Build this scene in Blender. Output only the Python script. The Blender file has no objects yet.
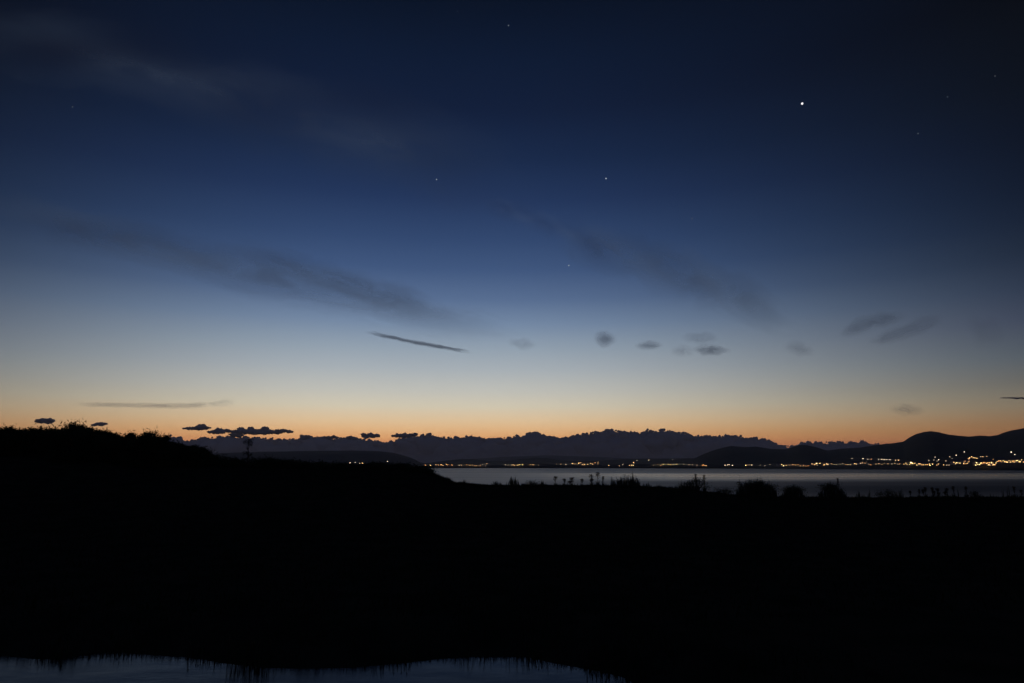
import bpy, math, random
import numpy as np
from mathutils import Vector, noise
from mathutils.bvhtree import BVHTree

random.seed(7); np.random.seed(7)
S = bpy.context.scene
C = S.collection
R = math.radians

# ------------------------------------------------------------------ camera
EYE = 4.5                       # metres above the sea
F = 683.0                       # focal length in pixels (24 mm on 36 mm)
HOR = 467.0                     # row of the true horizon
TH = math.atan((HOR - 341.5) / F)
cd = bpy.data.cameras.new('camera'); cam = bpy.data.objects.new('camera', cd); C.objects.link(cam)
cd.sensor_width = 36; cd.lens = 36 * F / 1024; cd.clip_start = 0.1; cd.clip_end = 400000
cam.location = (0, 0, EYE); cam.rotation_euler = (math.pi / 2 + TH, 0, 0)
S.camera = cam

def ray(px, py):
    u = (px - 512) / F; v = (341.5 - py) / F
    return Vector((u, math.cos(TH) - v * math.sin(TH), math.sin(TH) + v * math.cos(TH)))
def at(px, py, Y):
    d = ray(px, py); return Vector((0, 0, EYE)) + d * (Y / d.y)
def at_z(px, py, z):
    d = ray(px, py); return Vector((0, 0, EYE)) + d * ((z - EYE) / d.z)

# ------------------------------------------------------------------ helpers
def tag(o, label=None, cat=None, group=None, kind=None):
    if label: o['label'] = label
    if cat: o['category'] = cat
    if group: o['group'] = group
    if kind: o['kind'] = kind
    return o
def obj(name, verts, faces, mat, parent=None, smooth=False):
    me = bpy.data.meshes.new(name)
    me.from_pydata([tuple(v) for v in verts], [], [tuple(f) for f in faces])
    if smooth: me.polygons.foreach_set('use_smooth', [True] * len(me.polygons))
    me.materials.append(mat); me.update()
    o = bpy.data.objects.new(name, me); C.objects.link(o)
    if parent: o.parent = parent
    return o
def fast_mesh(name, V, npf, mat, parent=None):
    """V: array (n*npf,3): n separate faces of npf corners."""
    V = np.asarray(V, dtype=np.float32); n = len(V) // npf
    me = bpy.data.meshes.new(name)
    me.vertices.add(len(V)); me.vertices.foreach_set('co', V.ravel())
    me.loops.add(len(V)); me.loops.foreach_set('vertex_index', np.arange(len(V), dtype=np.int32))
    me.polygons.add(n); me.polygons.foreach_set('loop_start', np.arange(0, len(V), npf, dtype=np.int32))
    me.polygons.foreach_set('loop_total', np.full(n, npf, dtype=np.int32))
    me.materials.append(mat); me.update(calc_edges=True); me.validate()
    o = bpy.data.objects.new(name, me); C.objects.link(o)
    if parent: o.parent = parent
    return o
def grid_mesh(name, P, mat, smooth=True):
    h, w = P.shape[:2]
    idx = np.arange(h * w).reshape(h, w)
    f = np.stack([idx[:-1, :-1], idx[:-1, 1:], idx[1:, 1:], idx[1:, :-1]], -1).reshape(-1, 4)
    me = bpy.data.meshes.new(name)
    me.vertices.add(h * w); me.vertices.foreach_set('co', P.reshape(-1).astype(np.float32))
    me.loops.add(f.size); me.loops.foreach_set('vertex_index', f.ravel().astype(np.int32))
    me.polygons.add(len(f)); me.polygons.foreach_set('loop_start', np.arange(0, f.size, 4, dtype=np.int32))
    me.polygons.foreach_set('loop_total', np.full(len(f), 4, dtype=np.int32))
    if smooth: me.polygons.foreach_set('use_smooth', np.ones(len(f), dtype=bool))
    me.materials.append(mat); me.update(calc_edges=True)
    o = bpy.data.objects.new(name, me); C.objects.link(o)
    return o
def empty(name, loc, label, cat, group=None):
    o = bpy.data.objects.new(name, None); C.objects.link(o); o.location = loc
    o.empty_display_size = 0.3
    return tag(o, label, cat, group)
def tube(pts, rads, n=6):
    V = []; Fc = []
    for i, p in enumerate(pts):
        p = Vector(p)
        d = (Vector(pts[min(i + 1, len(pts) - 1)]) - Vector(pts[max(i - 1, 0)])).normalized()
        a = d.orthogonal().normalized(); b = d.cross(a)
        for k in range(n):
            t = 2 * math.pi * k / n
            V.append(p + (a * math.cos(t) + b * math.sin(t)) * rads[i])
    for i in range(len(pts) - 1):
        for k in range(n):
            Fc.append((i * n + k, i * n + (k + 1) % n, (i + 1) * n + (k + 1) % n, (i + 1) * n + k))
    Fc.append(tuple(range(n))[::-1]); Fc.append(tuple(range((len(pts) - 1) * n, len(pts) * n)))
    return V, Fc
class MB:
    def __init__(s): s.v = []; s.f = []
    def add(s, V, Fc):
        o = len(s.v); s.v += list(V); s.f += [tuple(i + o for i in f) for f in Fc]; return s
    def tube(s, pts, rads, n=6): return s.add(*tube(pts, rads, n))
    def box(s, x0, x1, y0, y1, z0, z1):
        V = [(x, y, z) for z in (z0, z1) for y in (y0, y1) for x in (x0, x1)]
        return s.add(V, [(0, 2, 3, 1), (4, 5, 7, 6), (0, 1, 5, 4), (2, 6, 7, 3), (0, 4, 6, 2), (1, 3, 7, 5)])
    def obj(s, name, mat, parent=None, smooth=False): return obj(name, s.v, s.f, mat, parent, smooth)

# ------------------------------------------------------------------ materials
def mat(name):
    m = bpy.data.materials.new(name); m.use_nodes = True
    nt = m.node_tree; nt.nodes.clear()
    out = nt.nodes.new('ShaderNodeOutputMaterial')
    return m, nt, out
def noisy(name, c1, c2, scale=5, rough=0.9, spec=0.1, coord='Object', bump=0):
    m, nt, out = mat(name)
    b = nt.nodes.new('ShaderNodeBsdfPrincipled'); nt.links.new(b.outputs[0], out.inputs[0])
    tc = nt.nodes.new('ShaderNodeTexCoord'); nz = nt.nodes.new('ShaderNodeTexNoise')
    nz.inputs['Scale'].default_value = scale; nz.inputs['Detail'].default_value = 5
    nt.links.new(tc.outputs[coord], nz.inputs['Vector'])
    cr = nt.nodes.new('ShaderNodeValToRGB'); nt.links.new(nz.outputs[0], cr.inputs[0])
    cr.color_ramp.elements[0].position = .35; cr.color_ramp.elements[1].position = .65
    cr.color_ramp.elements[0].color = (*c1, 1); cr.color_ramp.elements[1].color = (*c2, 1)
    nt.links.new(cr.outputs[0], b.inputs['Base Color'])
    b.inputs['Roughness'].default_value = rough; b.inputs['Specular IOR Level'].default_value = spec
    if bump:
        bp = nt.nodes.new('ShaderNodeBump'); bp.inputs['Strength'].default_value = bump
        nt.links.new(nz.outputs[0], bp.inputs['Height']); nt.links.new(bp.outputs[0], b.inputs['Normal'])
    return m
def glow(name, col, strength):
    m, nt, out = mat(name)
    e = nt.nodes.new('ShaderNodeEmission'); e.inputs[0].default_value = (*col, 1); e.inputs[1].default_value = strength
    nt.links.new(e.outputs[0], out.inputs[0]); return m

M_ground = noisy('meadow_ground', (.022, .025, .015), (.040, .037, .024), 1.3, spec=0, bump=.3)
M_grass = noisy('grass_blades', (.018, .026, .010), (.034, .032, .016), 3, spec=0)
M_leaf = noisy('hedge_leaves', (.028, .042, .018), (.048, .062, .026), 2)
M_leaf2 = noisy('shrub_leaves', (.032, .045, .022), (.060, .062, .032), 2.5)
M_dry = noisy('dry_seed_heads', (.055, .036, .022), (.080, .055, .032), 6)
M_bark = noisy('bark', (.05, .04, .03), (.09, .07, .05), 12, bump=.4)
M_hill = noisy('moorland', (.028, .034, .022), (.050, .046, .032), .004, coord='Object')
M_shore = noisy('coast_land', (.030, .036, .024), (.055, .052, .038), .01)
M_wall = noisy('rendered_wall', (.42, .40, .36), (.52, .50, .45), .6)
M_roof = noisy('slate_roof', (.08, .08, .09), (.13, .13, .14), 2)
M_post = noisy('lamp_post_metal', (.15, .15, .15), (.22, .22, .22), 4, rough=.5, spec=.4)
M_cloud = noisy('cloud_water_mist', (.95, .80, .68), (.97, .84, .73), .0012, spec=0.0, rough=1)
M_glass = noisy('dark_window_glass', (.02, .02, .025), (.03, .03, .035), 2, rough=.1, spec=.5)
G_warm = glow('sodium_lamp_glow', (1.0, .54, .22), 10)
G_orange = glow('orange_lamp_glow', (1.0, .40, .12), 8)
G_white = glow('white_lamp_glow', (1.0, .76, .50), 9)
G_yellow = glow('yellow_lamp_glow', (1.0, .66, .26), 11)
G_window = glow('lit_window_glow', (1.0, .60, .26), .8)

# sea
def water_mat(name, r0, r1, streak, bstr, bscale, base, stretch=(1, 6, 1), spec=.5):
    m, nt, out = mat(name)
    b = nt.nodes.new('ShaderNodeBsdfPrincipled'); nt.links.new(b.outputs[0], out.inputs[0])
    b.inputs['Base Color'].default_value = (*base, 1); b.inputs['IOR'].default_value = 1.33; b.inputs['Specular IOR Level'].default_value = spec
    tc = nt.nodes.new('ShaderNodeTexCoord')
    mp = nt.nodes.new('ShaderNodeMapping'); mp.inputs['Scale'].default_value = (streak[0], streak[1], 1)
    nz = nt.nodes.new('ShaderNodeTexNoise'); nz.inputs['Scale'].default_value = 1; nz.inputs['Detail'].default_value = 3
    nt.links.new(tc.outputs['Object'], mp.inputs[0]); nt.links.new(mp.outputs[0], nz.inputs['Vector'])
    mr = nt.nodes.new('ShaderNodeMapRange'); mr.inputs[1].default_value = .38; mr.inputs[2].default_value = .62
    mr.inputs[3].default_value = r0; mr.inputs[4].default_value = r1
    nt.links.new(nz.outputs[0], mr.inputs[0]); nt.links.new(mr.outputs[0], b.inputs['Roughness'])
    mp2 = nt.nodes.new('ShaderNodeMapping'); mp2.inputs['Scale'].default_value = (bscale, bscale * stretch[1] / 6 * 2, 1)
    n2 = nt.nodes.new('ShaderNodeTexNoise'); n2.inputs['Scale'].default_value = 1; n2.inputs['Detail'].default_value = 4
    nt.links.new(tc.outputs['Object'], mp2.inputs[0]); nt.links.new(mp2.outputs[0], n2.inputs['Vector'])
    bp = nt.nodes.new('ShaderNodeBump'); bp.inputs['Strength'].default_value = bstr; bp.inputs['Distance'].default_value = .3
    nt.links.new(n2.outputs[0], bp.inputs['Height']); nt.links.new(bp.outputs[0], b.inputs['Normal'])
    return m
M_sea = water_mat('sea_water', .14, .22, (.0007, .012), .12, .35, (.008, .017, .032))
nt = M_sea.node_tree; b_ = [n for n in nt.nodes if n.type == 'BSDF_PRINCIPLED'][0]
calm = b_.inputs['Roughness'].links[0].from_socket; tc_ = [n for n in nt.nodes if n.type == 'TEX_COORD'][0]
mpw = nt.nodes.new('ShaderNodeMapping'); mpw.inputs['Scale'].default_value = (.004, .012, 1); nt.links.new(tc_.outputs['Object'], mpw.inputs[0])
nw = nt.nodes.new('ShaderNodeTexNoise'); nw.inputs['Scale'].default_value = 1; nw.inputs['Detail'].default_value = 4; nt.links.new(mpw.outputs[0], nw.inputs['Vector'])
sx = nt.nodes.new('ShaderNodeSeparateXYZ'); nt.links.new(tc_.outputs['Object'], sx.inputs[0])
def _m(op, a, b):
    n = nt.nodes.new('ShaderNodeMath'); n.operation = op
    for i, q in enumerate((a, b)):
        if isinstance(q, (int, float)): n.inputs[i].default_value = q
        else: nt.links.new(q, n.inputs[i])
    return n.outputs[0]
yy_ = _m('ADD', sx.outputs['Y'], _m('MULTIPLY', _m('SUBTRACT', nw.outputs[0], .5), 120.0))
cr_ = nt.nodes.new('ShaderNodeValToRGB'); nt.links.new(_m('DIVIDE', yy_, 1000.0), cr_.inputs[0])
e_ = cr_.color_ramp.elements; e_[0].position = .10; e_[0].color = (.35,) * 3 + (1,); e_[1].position = .14; e_[1].color = (1, 1, 1, 1)
for p_, v_ in ((.22, .66), (.27, .2), (.40, .08), (.56, .5), (1.0, .6)):
    q_ = e_.new(p_); q_.color = (v_, v_, v_, 1)
mx_ = nt.nodes.new('ShaderNodeMapRange'); mx_.interpolation_type = 'SMOOTHSTEP'; nt.links.new(sx.outputs['X'], mx_.inputs[0])
for i_, v_ in enumerate((-25, 90, 0.0, 1.0)): mx_.inputs[i_ + 1].default_value = v_
nt.links.new(_m('ADD', calm, _m('MULTIPLY', _m('ADD', _m('MULTIPLY', _m('SUBTRACT', cr_.outputs[0], .5), mx_.outputs[0]), .5), .42)), b_.inputs['Roughness'])
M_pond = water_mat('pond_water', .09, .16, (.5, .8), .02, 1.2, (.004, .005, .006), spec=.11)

# ------------------------------------------------------------------ world: dusk sky
W = bpy.data.worlds.new('World'); S.world = W; W.use_nodes = True
nt = W.node_tree; nt.nodes.clear(); L = nt.links
out = nt.nodes.new('ShaderNodeOutputWorld'); bg = nt.nodes.new('ShaderNodeBackground'); L.new(bg.outputs[0], out.inputs[0])
tc = nt.nodes.new('ShaderNodeTexCoord')
sep = nt.nodes.new('ShaderNodeSeparateXYZ'); L.new(tc.outputs['Generated'], sep.inputs[0])
def math_node(op, a=None, b=None):
    n = nt.nodes.new('ShaderNodeMath'); n.operation = op
    for i, x in enumerate((a, b)):
        if x is None: continue
        if isinstance(x, (int, float)): n.inputs[i].default_value = x
        else: L.new(x, n.inputs[i])
    return n.outputs[0]
el = math_node('MULTIPLY', math_node('ARCSINE', sep.outputs['Z']), 180 / math.pi)      # elevation in degrees
elf = math_node('DIVIDE', el, 60.0)
az = math_node('MULTIPLY', math_node('ARCTAN2', sep.outputs['X'], sep.outputs['Y']), 180 / math.pi)
AZ0 = -8.0
dz_ = math_node('SUBTRACT', az, AZ0)
daz = math_node('MAXIMUM', dz_, math_node('MULTIPLY', dz_, -1.16))          # the glow falls off a little faster to the left
def lin(c):
    return tuple(((v / 255) / 12.92 if v / 255 <= .04045 else ((v / 255 + .055) / 1.055) ** 2.4) for v in c)
def ramp(fac, stops):
    cr = nt.nodes.new('ShaderNodeValToRGB'); L.new(fac, cr.inputs[0])
    r = cr.color_ramp; r.interpolation = 'B_SPLINE' if False else 'LINEAR'
    while len(r.elements) > 1: r.elements.remove(r.elements[0])
    r.elements[0].position = stops[0][0]; r.elements[0].color = (*stops[0][1], 1)
    for p, c in stops[1:]:
        e = r.elements.new(p); e.color = (*c, 1)
    return cr.outputs[0]
def row_el(y): return math.degrees(math.atan((341.5 - y) / F) + TH)
# photograph rows -> sky colour, on the glow's own azimuth
CEN = [(0, (8, 18, 36)), (60, (13, 26, 50)), (110, (17, 30, 57)), (160, (24, 41, 73)), (200, (34, 53, 90)), (240, (49, 71, 110)), (270, (63, 86, 125)),
       (300, (87, 109, 144)), (325, (116, 136, 163)), (350, (146, 160, 174)), (370, (166, 174, 180)), (392, (190, 189, 181)), (407, (206, 196, 174)),
       (422, (218, 187, 147)), (430, (218, 174, 126)), (437, (212, 156, 104)), (445, (194, 126, 82)), (467, (150, 86, 64))]
SIDE_ = [(0, (8, 13, 24)), (32, (10, 16, 28)), (100, (13, 21, 36)), (152, (16, 26, 44)), (200, (20, 32, 53)), (232, (27, 40, 63)), (260, (34, 48, 71)),
         (292, (48, 63, 86)), (325, (68, 80, 98)), (362, (94, 101, 107)), (385, (112, 110, 104)), (407, (133, 120, 100)), (427, (142, 106, 73)),
         (437, (142, 98, 66)), (445, (132, 84, 58)), (467, (96, 58, 46))]
def unlin(v): return 255 * (12.92 * v if v <= .0031308 else 1.055 * v ** (1 / 2.4) - .055)
CEN = [(row_el(y), c) for y, c in CEN]                    # elevation in degrees -> colour
def ray_el(px, py): d = ray(px, py).normalized(); return math.degrees(math.asin(d.z))
SIDE = []
for y, c in SIDE_:            # the side table was read 43 degrees off the glow, where the mix is 0.83
    e = ray_el(980, y)
    cc = [np.interp(e, [q[0] for q in CEN][::-1], [q[1][k] for q in CEN][::-1]) for k in range(3)]
    SIDE.append((e, tuple(unlin(max(lin((c[k],))[0] * .35, (lin((c[k],))[0] - .17 * lin((cc[k],))[0]) / .83)) for k in range(3))))
def stops(T):
    s = []
    for e, c in T:
        e = max(0, e); k = math.exp(min(8e-5 * 265 / math.tan(R(max(e, .5))), .8))    # the lowest sky is seen through the haze: undimmed value behind it
        s.append((e / 60, tuple(v * k for v in lin(c))))
    s = s[::-1]
    top = s[-1][1]
    z_ = lin((15, 25, 48)); s.append((50 / 60, tuple(v * .4 + w_ * .6 for v, w_ in zip(top, z_)))); s.append((1.0, z_))
    return s
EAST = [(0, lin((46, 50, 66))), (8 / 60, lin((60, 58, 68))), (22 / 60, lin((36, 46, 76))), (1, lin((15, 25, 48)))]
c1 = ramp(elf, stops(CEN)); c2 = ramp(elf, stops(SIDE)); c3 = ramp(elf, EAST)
def maprange(v, a, b, c=0., d=1., smooth=True):
    n = nt.nodes.new('ShaderNodeMapRange'); n.interpolation_type = 'SMOOTHSTEP' if smooth else 'LINEAR'
    n.inputs[1].default_value = a; n.inputs[2].default_value = b; n.inputs[3].default_value = c; n.inputs[4].default_value = d
    L.new(v, n.inputs[0]); return n.outputs[0]
def mix(f, a, b):
    n = nt.nodes.new('ShaderNodeMix'); n.data_type = 'RGBA'
    L.new(f, n.inputs[0]); L.new(a, n.inputs[6]); L.new(b, n.inputs[7]); return n.outputs[2]
m1 = mix(maprange(daz, 5, 56), c1, c2)
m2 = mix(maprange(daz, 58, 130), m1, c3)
dark = nt.nodes.new('ShaderNodeRGB'); dark.outputs[0].default_value = (*lin((14, 17, 24)), 1)
m2 = mix(maprange(el, -.3, -1.5), m2, dark.outputs[0])
# the last of the physical twilight sky on top
sky = nt.nodes.new('ShaderNodeTexSky'); sky.sky_type = 'NISHITA'; sky.sun_disc = False
sky.sun_elevation = R(-4.0); sky.sun_rotation = R(AZ0)
add = nt.nodes.new('ShaderNodeMix'); add.data_type = 'RGBA'; add.blend_type = 'ADD'; add.inputs[0].default_value = .02
L.new(m2, add.inputs[6]); L.new(sky.outputs[0], add.inputs[7])
L.new(add.outputs[2], bg.inputs[0]); bg.inputs[1].default_value = 1.0

# the sun itself, already below the horizon: it still reaches the high clouds from underneath, the earth hides it from all else
sd_ = bpy.data.lights.new('sun', 'SUN'); sd_.energy = 2.0; sd_.angle = R(.5); sd_.color = (.50, .70, 1.0)
so_ = bpy.data.objects.new('sun', sd_); C.objects.link(so_)
so_.rotation_euler = Vector((math.sin(R(AZ0)) * math.cos(R(4)), math.cos(R(AZ0)) * math.cos(R(4)), -math.sin(R(4)))).to_track_quat('Z', 'Y').to_euler()

# ------------------------------------------------------------------ near land
POND_Z = EYE - 2.8
far_edge = [(-160, 652), (-60, 650), (0, 648), (30, 651), (60, 652), (85, 646), (105, 643), (130, 646), (160, 648), (190, 650), (225, 656), (262, 660), (300, 661), (350, 660),
            (400, 656), (440, 651), (480, 649), (525, 649), (550, 655), (590, 662), (620, 669), (650, 684)]
PP = [at_z(px, py + 8, POND_Z).to_2d() for px, py in far_edge]
PP = np.array([(p.x, p.y) for p in PP] + [(1.6, 8.0), (0.8, 6.2), (-2, 5.2), (-6, 4.6), (-10, 5.2), (-13.5, 7.5), (-14, 10)])
def pond_sd(X, Y):
    """signed distance to the pond outline, negative inside"""
    P = np.stack([X.ravel(), Y.ravel()], 1); d = np.full(len(P), 1e9); ins = np.zeros(len(P), bool)
    n = len(PP)
    for i in range(n):
        a = PP[i]; b = PP[(i + 1) % n]; e = b - a; w = P - a
        t = np.clip((w @ e) / (e @ e), 0, 1); q = w - t[:, None] * e
        d = np.minimum(d, (q ** 2).sum(1))
        c = ((a[1] > P[:, 1]) != (b[1] > P[:, 1])) & (P[:, 0] < (b[0] - a[0]) * (P[:, 1] - a[1]) / (b[1] - a[1] + 1e-12) + a[0])
        ins ^= c
    d = np.sqrt(d); d[ins] *= -1
    return d.reshape(X.shape)
crest_px = [(-700, 446), (-300, 446), (0, 447), (100, 448), (145, 451), (180, 456), (215, 464), (300, 468), (400, 470), (428, 473), (440, 478), (455, 484), (490, 486), (600, 486.5), (670, 489),
            (700, 492), (730, 496), (760, 498), (1024, 499), (1500, 500), (2200, 500)]
CX = []; CZ = []
for px, py in crest_px:
    p = at(px, py, 50); CX.append(p.x); CZ.append(p.z)
def smooth(t): t = np.clip(t, 0, 1); return t * t * (3 - 2 * t)
def vnoise(X, Y, s, seed=0):
    o = np.zeros(X.shape)
    r = np.random.RandomState(seed)
    for k in range(6):
        a = r.uniform(0, 6.28); f = s * (1.7 ** k); ph = r.uniform(0, 6.28, 2)
        o += (np.sin((X * math.cos(a) + Y * math.sin(a)) * f + ph[0]) * np.cos((-X * math.sin(a) + Y * math.cos(a)) * f * 1.13 + ph[1])) / (1.45 ** k)
    return o
def H(X, Y):
    X = np.asarray(X, float); Y = np.asarray(Y, float)
    crest = np.interp(X, CX, CZ)
    z = 2.02 + (crest - 2.02) * smooth((Y - 13) / 36.0)
    z = z + (2.95 - z) * smooth((5.0 - Y) / 4.0)
    z += vnoise(X, Y, .25, 3) * .035 * smooth((Y - 2) / 10) + vnoise(X, Y, 1.6, 5) * .012
    z = z + (-1.6 - z) * smooth((Y - 51.5) / 11.0)
    sd = pond_sd(X, Y)
    b = smooth((sd + 1.2) / 2.0)            # bank
    pz = POND_Z - .6
    near = np.where(sd < 0, POND_Z + np.clip(sd, -1.2, 0) * .5, POND_Z + np.minimum(sd, 3) * .22)
    t = smooth((sd - 0.2) / 1.6)
    return np.where(Y < 20, near * (1 - t) + z * t, z)
xs = np.concatenate([np.linspace(-420, -96, 30), np.arange(-92, -16, .8), np.arange(-16, 6, .15), np.arange(6, 92, .8), np.linspace(96, 420, 30)])
ys = np.concatenate([np.linspace(-300, -12, 25), np.arange(-10, 4, .7), np.arange(4, 14, .12), np.arange(14, 70, .5), np.linspace(71, 90, 8)])
XX, YY = np.meshgrid(xs, ys)
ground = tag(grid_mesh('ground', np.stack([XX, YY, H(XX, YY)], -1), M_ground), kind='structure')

pn = 24
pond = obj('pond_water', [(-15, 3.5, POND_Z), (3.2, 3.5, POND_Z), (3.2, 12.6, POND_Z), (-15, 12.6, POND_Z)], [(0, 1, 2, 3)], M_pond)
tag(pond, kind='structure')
SR = 20000
sea = obj('sea', [(-SR, -SR, 0), (SR, -SR, 0), (SR, SR, 0), (-SR, SR, 0)], [(0, 1, 2, 3)], M_sea); tag(sea, kind='structure')
bed = obj('seabed', [(-SR, -SR, -1.9), (SR, -SR, -1.9), (SR, SR, -1.9), (-SR, SR, -1.9)], [(0, 1, 2, 3)], M_ground); tag(bed, kind='structure')

def hz(x, y): return float(H(np.array([x]), np.array([y]))[0])

# ------------------------------------------------------------------ grass (stuff)
def blades(P, h, w, lean=.5, mid=True):
    """P (n,3) roots; one bent triangle pair per blade as quads+tip -> returns tri soup"""
    n = len(P); a = np.random.uniform(0, 2 * np.pi, n); d = np.stack([np.cos(a), np.sin(a), np.zeros(n)], 1)
    s = np.stack([-d[:, 1], d[:, 0], np.zeros(n)], 1) * (w / 2)[:, None]
    l = (np.random.uniform(0, lean, n) * h)[:, None] * d
    up = np.array([0, 0, 1.]) * h[:, None]
    m = P + up * .55 + l * .3; tip = P + up * np.sqrt(np.clip(1 - (np.linalg.norm(l, axis=1) / h) ** 2 * .5, .2, 1))[:, None] + l
    t1 = np.stack([P - s, P + s, m + s * .7], 1); t2 = np.stack([P - s, m + s * .7, m - s * .7], 1); t3 = np.stack([m - s * .7, m + s * .7, tip], 1)
    return np.concatenate([t1, t2, t3], 0).reshape(-1, 3)
def scatter_grass(n, x0, x1, y0, y1, hf, wf, keep):
    X = np.random.uniform(x0, x1, n); Y = np.random.uniform(y0, y1, n)
    k = keep(X, Y); X = X[k]; Y = Y[k]; Z = H(X, Y) - .02
    return np.stack([X, Y, Z], 1), hf(X, Y), wf
soup = []
# round the pond
P, h, _ = scatter_grass(60000, -15, 5, 4, 15, lambda X, Y: np.random.uniform(.05, .22, len(X)) * (.35 + 1.5 * np.clip(vnoise(X, Y, 1.9, 9) * .4 + .35, 0, 1) ** 1.6), None,
                        lambda X, Y: (lambda sd: (sd > -.03) & (np.random.rand(len(X)) < np.exp(-sd / 1.5)))(pond_sd(X, Y)))
soup.append(blades(P, h, np.full(len(P), .012)))
# middle meadow
P, h, _ = scatter_grass(90000, -42, 45, 12, 50, lambda X, Y: np.random.uniform(.06, .15, len(X)), None, lambda X, Y: (np.abs(X) < Y * .85) & (pond_sd(X, Y) > .3))
soup.append(blades(P, h, np.full(len(P), .03)))
# ragged tufts along the crest
P, h, _ = scatter_grass(26000, -12, 44, 48.6, 51.2, lambda X, Y: .06 + .55 * np.clip(vnoise(X, Y * .3, 2.1, 21) * .35 + .25, 0, 1) ** 2.2 * np.random.uniform(.3, 1, len(X)), None, lambda X, Y: X > -60)
soup.append(blades(P, h, np.full(len(P), .028), .35))
# crest of the bank
P, h, _ = scatter_grass(30000, -44, 44, 47.5, 52.5, lambda X, Y: np.random.uniform(.05, .17, len(X)) * (1 + .5 * vnoise(X, Y, .9, 4).clip(-1, 1)), None, lambda X, Y: X > -60)
soup.append(blades(P, h, np.full(len(P), .03)))
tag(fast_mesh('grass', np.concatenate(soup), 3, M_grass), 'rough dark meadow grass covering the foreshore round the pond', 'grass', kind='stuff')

# ------------------------------------------------------------------ woody plants
def leaf_soup(centres, size, flat=.5):
    n = len(centres); a = np.random.normal(size=(n, 3)); a /= np.linalg.norm(a, axis=1)[:, None]
    b = np.cross(a, np.random.normal(size=(n, 3))); b /= np.linalg.norm(b, axis=1)[:, None]
    s = np.random.uniform(.6, 1.3, n)[:, None] * size
    a = a * s; b = b * s * flat
    return np.stack([centres - a, centres + b * .5 - a * .1, centres + a, centres - b * .5 - a * .1], 1).reshape(-1, 3)
def bush(name, px, Y, top, wpx, label, group, leaf=.11, n_leaf=3200, spiky=.5, base=None, M=M_leaf, cat='shrub', trunk=False, ztop_round=.75, rnd=.40):
    """a rounded shrub whose crown reaches photograph row `top`, wpx wide, standing at distance Y"""
    c = at(px, top, Y); zb = (hz(c.x, Y) if base is None else base) - .05
    hgt = c.z - zb; w = wpx / F * Y / 2
    root = empty(name, (c.x, Y, zb), label, cat, group)
    r = random.Random(int(px * 13 + top)); rs = np.random.RandomState(int(px * 7 + top * 3) % 99991)
    mb = MB(); tips = []
    ns = max(4, int(7 + wpx / 12))
    for i in range(ns):
        a = r.uniform(0, 6.28); rr = w * math.sqrt(r.uniform(0, .8))
        e = Vector((math.cos(a) * rr, math.sin(a) * min(rr, 1.4 * w) , 0))
        ht = hgt * (.93 - .42 * (rr / w) ** 2 * (1 if ztop_round else 0)) * r.uniform(.8, .97)
        pts = [Vector((e.x * .12, e.y * .12, 0)), Vector((e.x * .4 + r.uniform(-.1, .1), e.y * .4, ht * .35)), Vector((e.x * .8, e.y * .8, ht * .7)), Vector((e.x, e.y, ht))]
        mb.tube(pts, [.05, .038, .022, .008] if not trunk else [.10, .07, .035, .01], 5)
        tips.append(pts)
        for j in range(3):
            q = pts[2].lerp(pts[3], r.uniform(0, .8)); q2 = q + Vector((r.uniform(-.35, .35) * w, r.uniform(-.35, .35) * w, r.uniform(.1, .3) * hgt * .6))
            q2.z = min(q2.z, hgt * .98)
            mb.tube([q, q2], [.014, .004], 4); tips.append([q, q, q, q2])
    mb.obj('stems', M_bark, root, True)
    cl = []
    k = max(14, int(wpx * 1.0))
    for i in range(k * 2):                              # clumps fill the crown's volume
        a = rs.uniform(0, 6.28); rr = w * math.sqrt(rs.uniform(0, 1)); q = rr / w
        zt = hgt * (1 - rnd * q ** 2.4) * ((.93 + .07 * math.sin(a * 5 + px)) if rnd < .5 else rs.uniform(.72, 1))
        z = zt * ((1 - abs(rs.normal(0, .22))) if i % 2 else rs.uniform(.05, .9)) - .12; z = max(z, .12)
        cl.append((math.cos(a) * rr * .92, math.sin(a) * rr * .92, z, rs.uniform(.12, .26) * (1 if wpx > 18 else .6)))
    for t in tips:
        cl.append((t[3].x, t[3].y, t[3].z, .13))
    cl = np.array(cl); idx = rs.randint(0, len(cl), n_leaf)
    P = cl[idx, :3] + rs.normal(size=(n_leaf, 3)) * cl[idx, 3:4] * np.array([.9, .9, .75])
    P[:, 2] = np.clip(P[:, 2], 0.03, None)
    soup = [leaf_soup(P, leaf)]
    # upright leafy shoots that break the outline
    nsh = int(wpx * spiky)
    for i in range(nsh):
        a = rs.uniform(0, 6.28); rr = w * math.sqrt(rs.uniform(0, 1)); q = rr / w
        z = hgt * (1 - rnd * q ** 2.4) - .42; ln = .2 + rs.uniform(.10, .26) * min(1.2, hgt * .5 + .3)
        d = np.array([math.cos(a) * q * .5 + rs.normal(0, .12), math.sin(a) * q * .5, 1]); d /= np.linalg.norm(d)
        t = np.linspace(0, 1, 18)[:, None]
        base_ = np.array([math.cos(a) * rr * .92, math.sin(a) * rr * .92, z])
        soup.append(leaf_soup(base_ + d * t * ln + rs.normal(size=(18, 3)) * .022, leaf * .6))
    fast_mesh('foliage' if not trunk else 'crown', np.concatenate(soup), 4, M, root)
    return root

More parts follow.
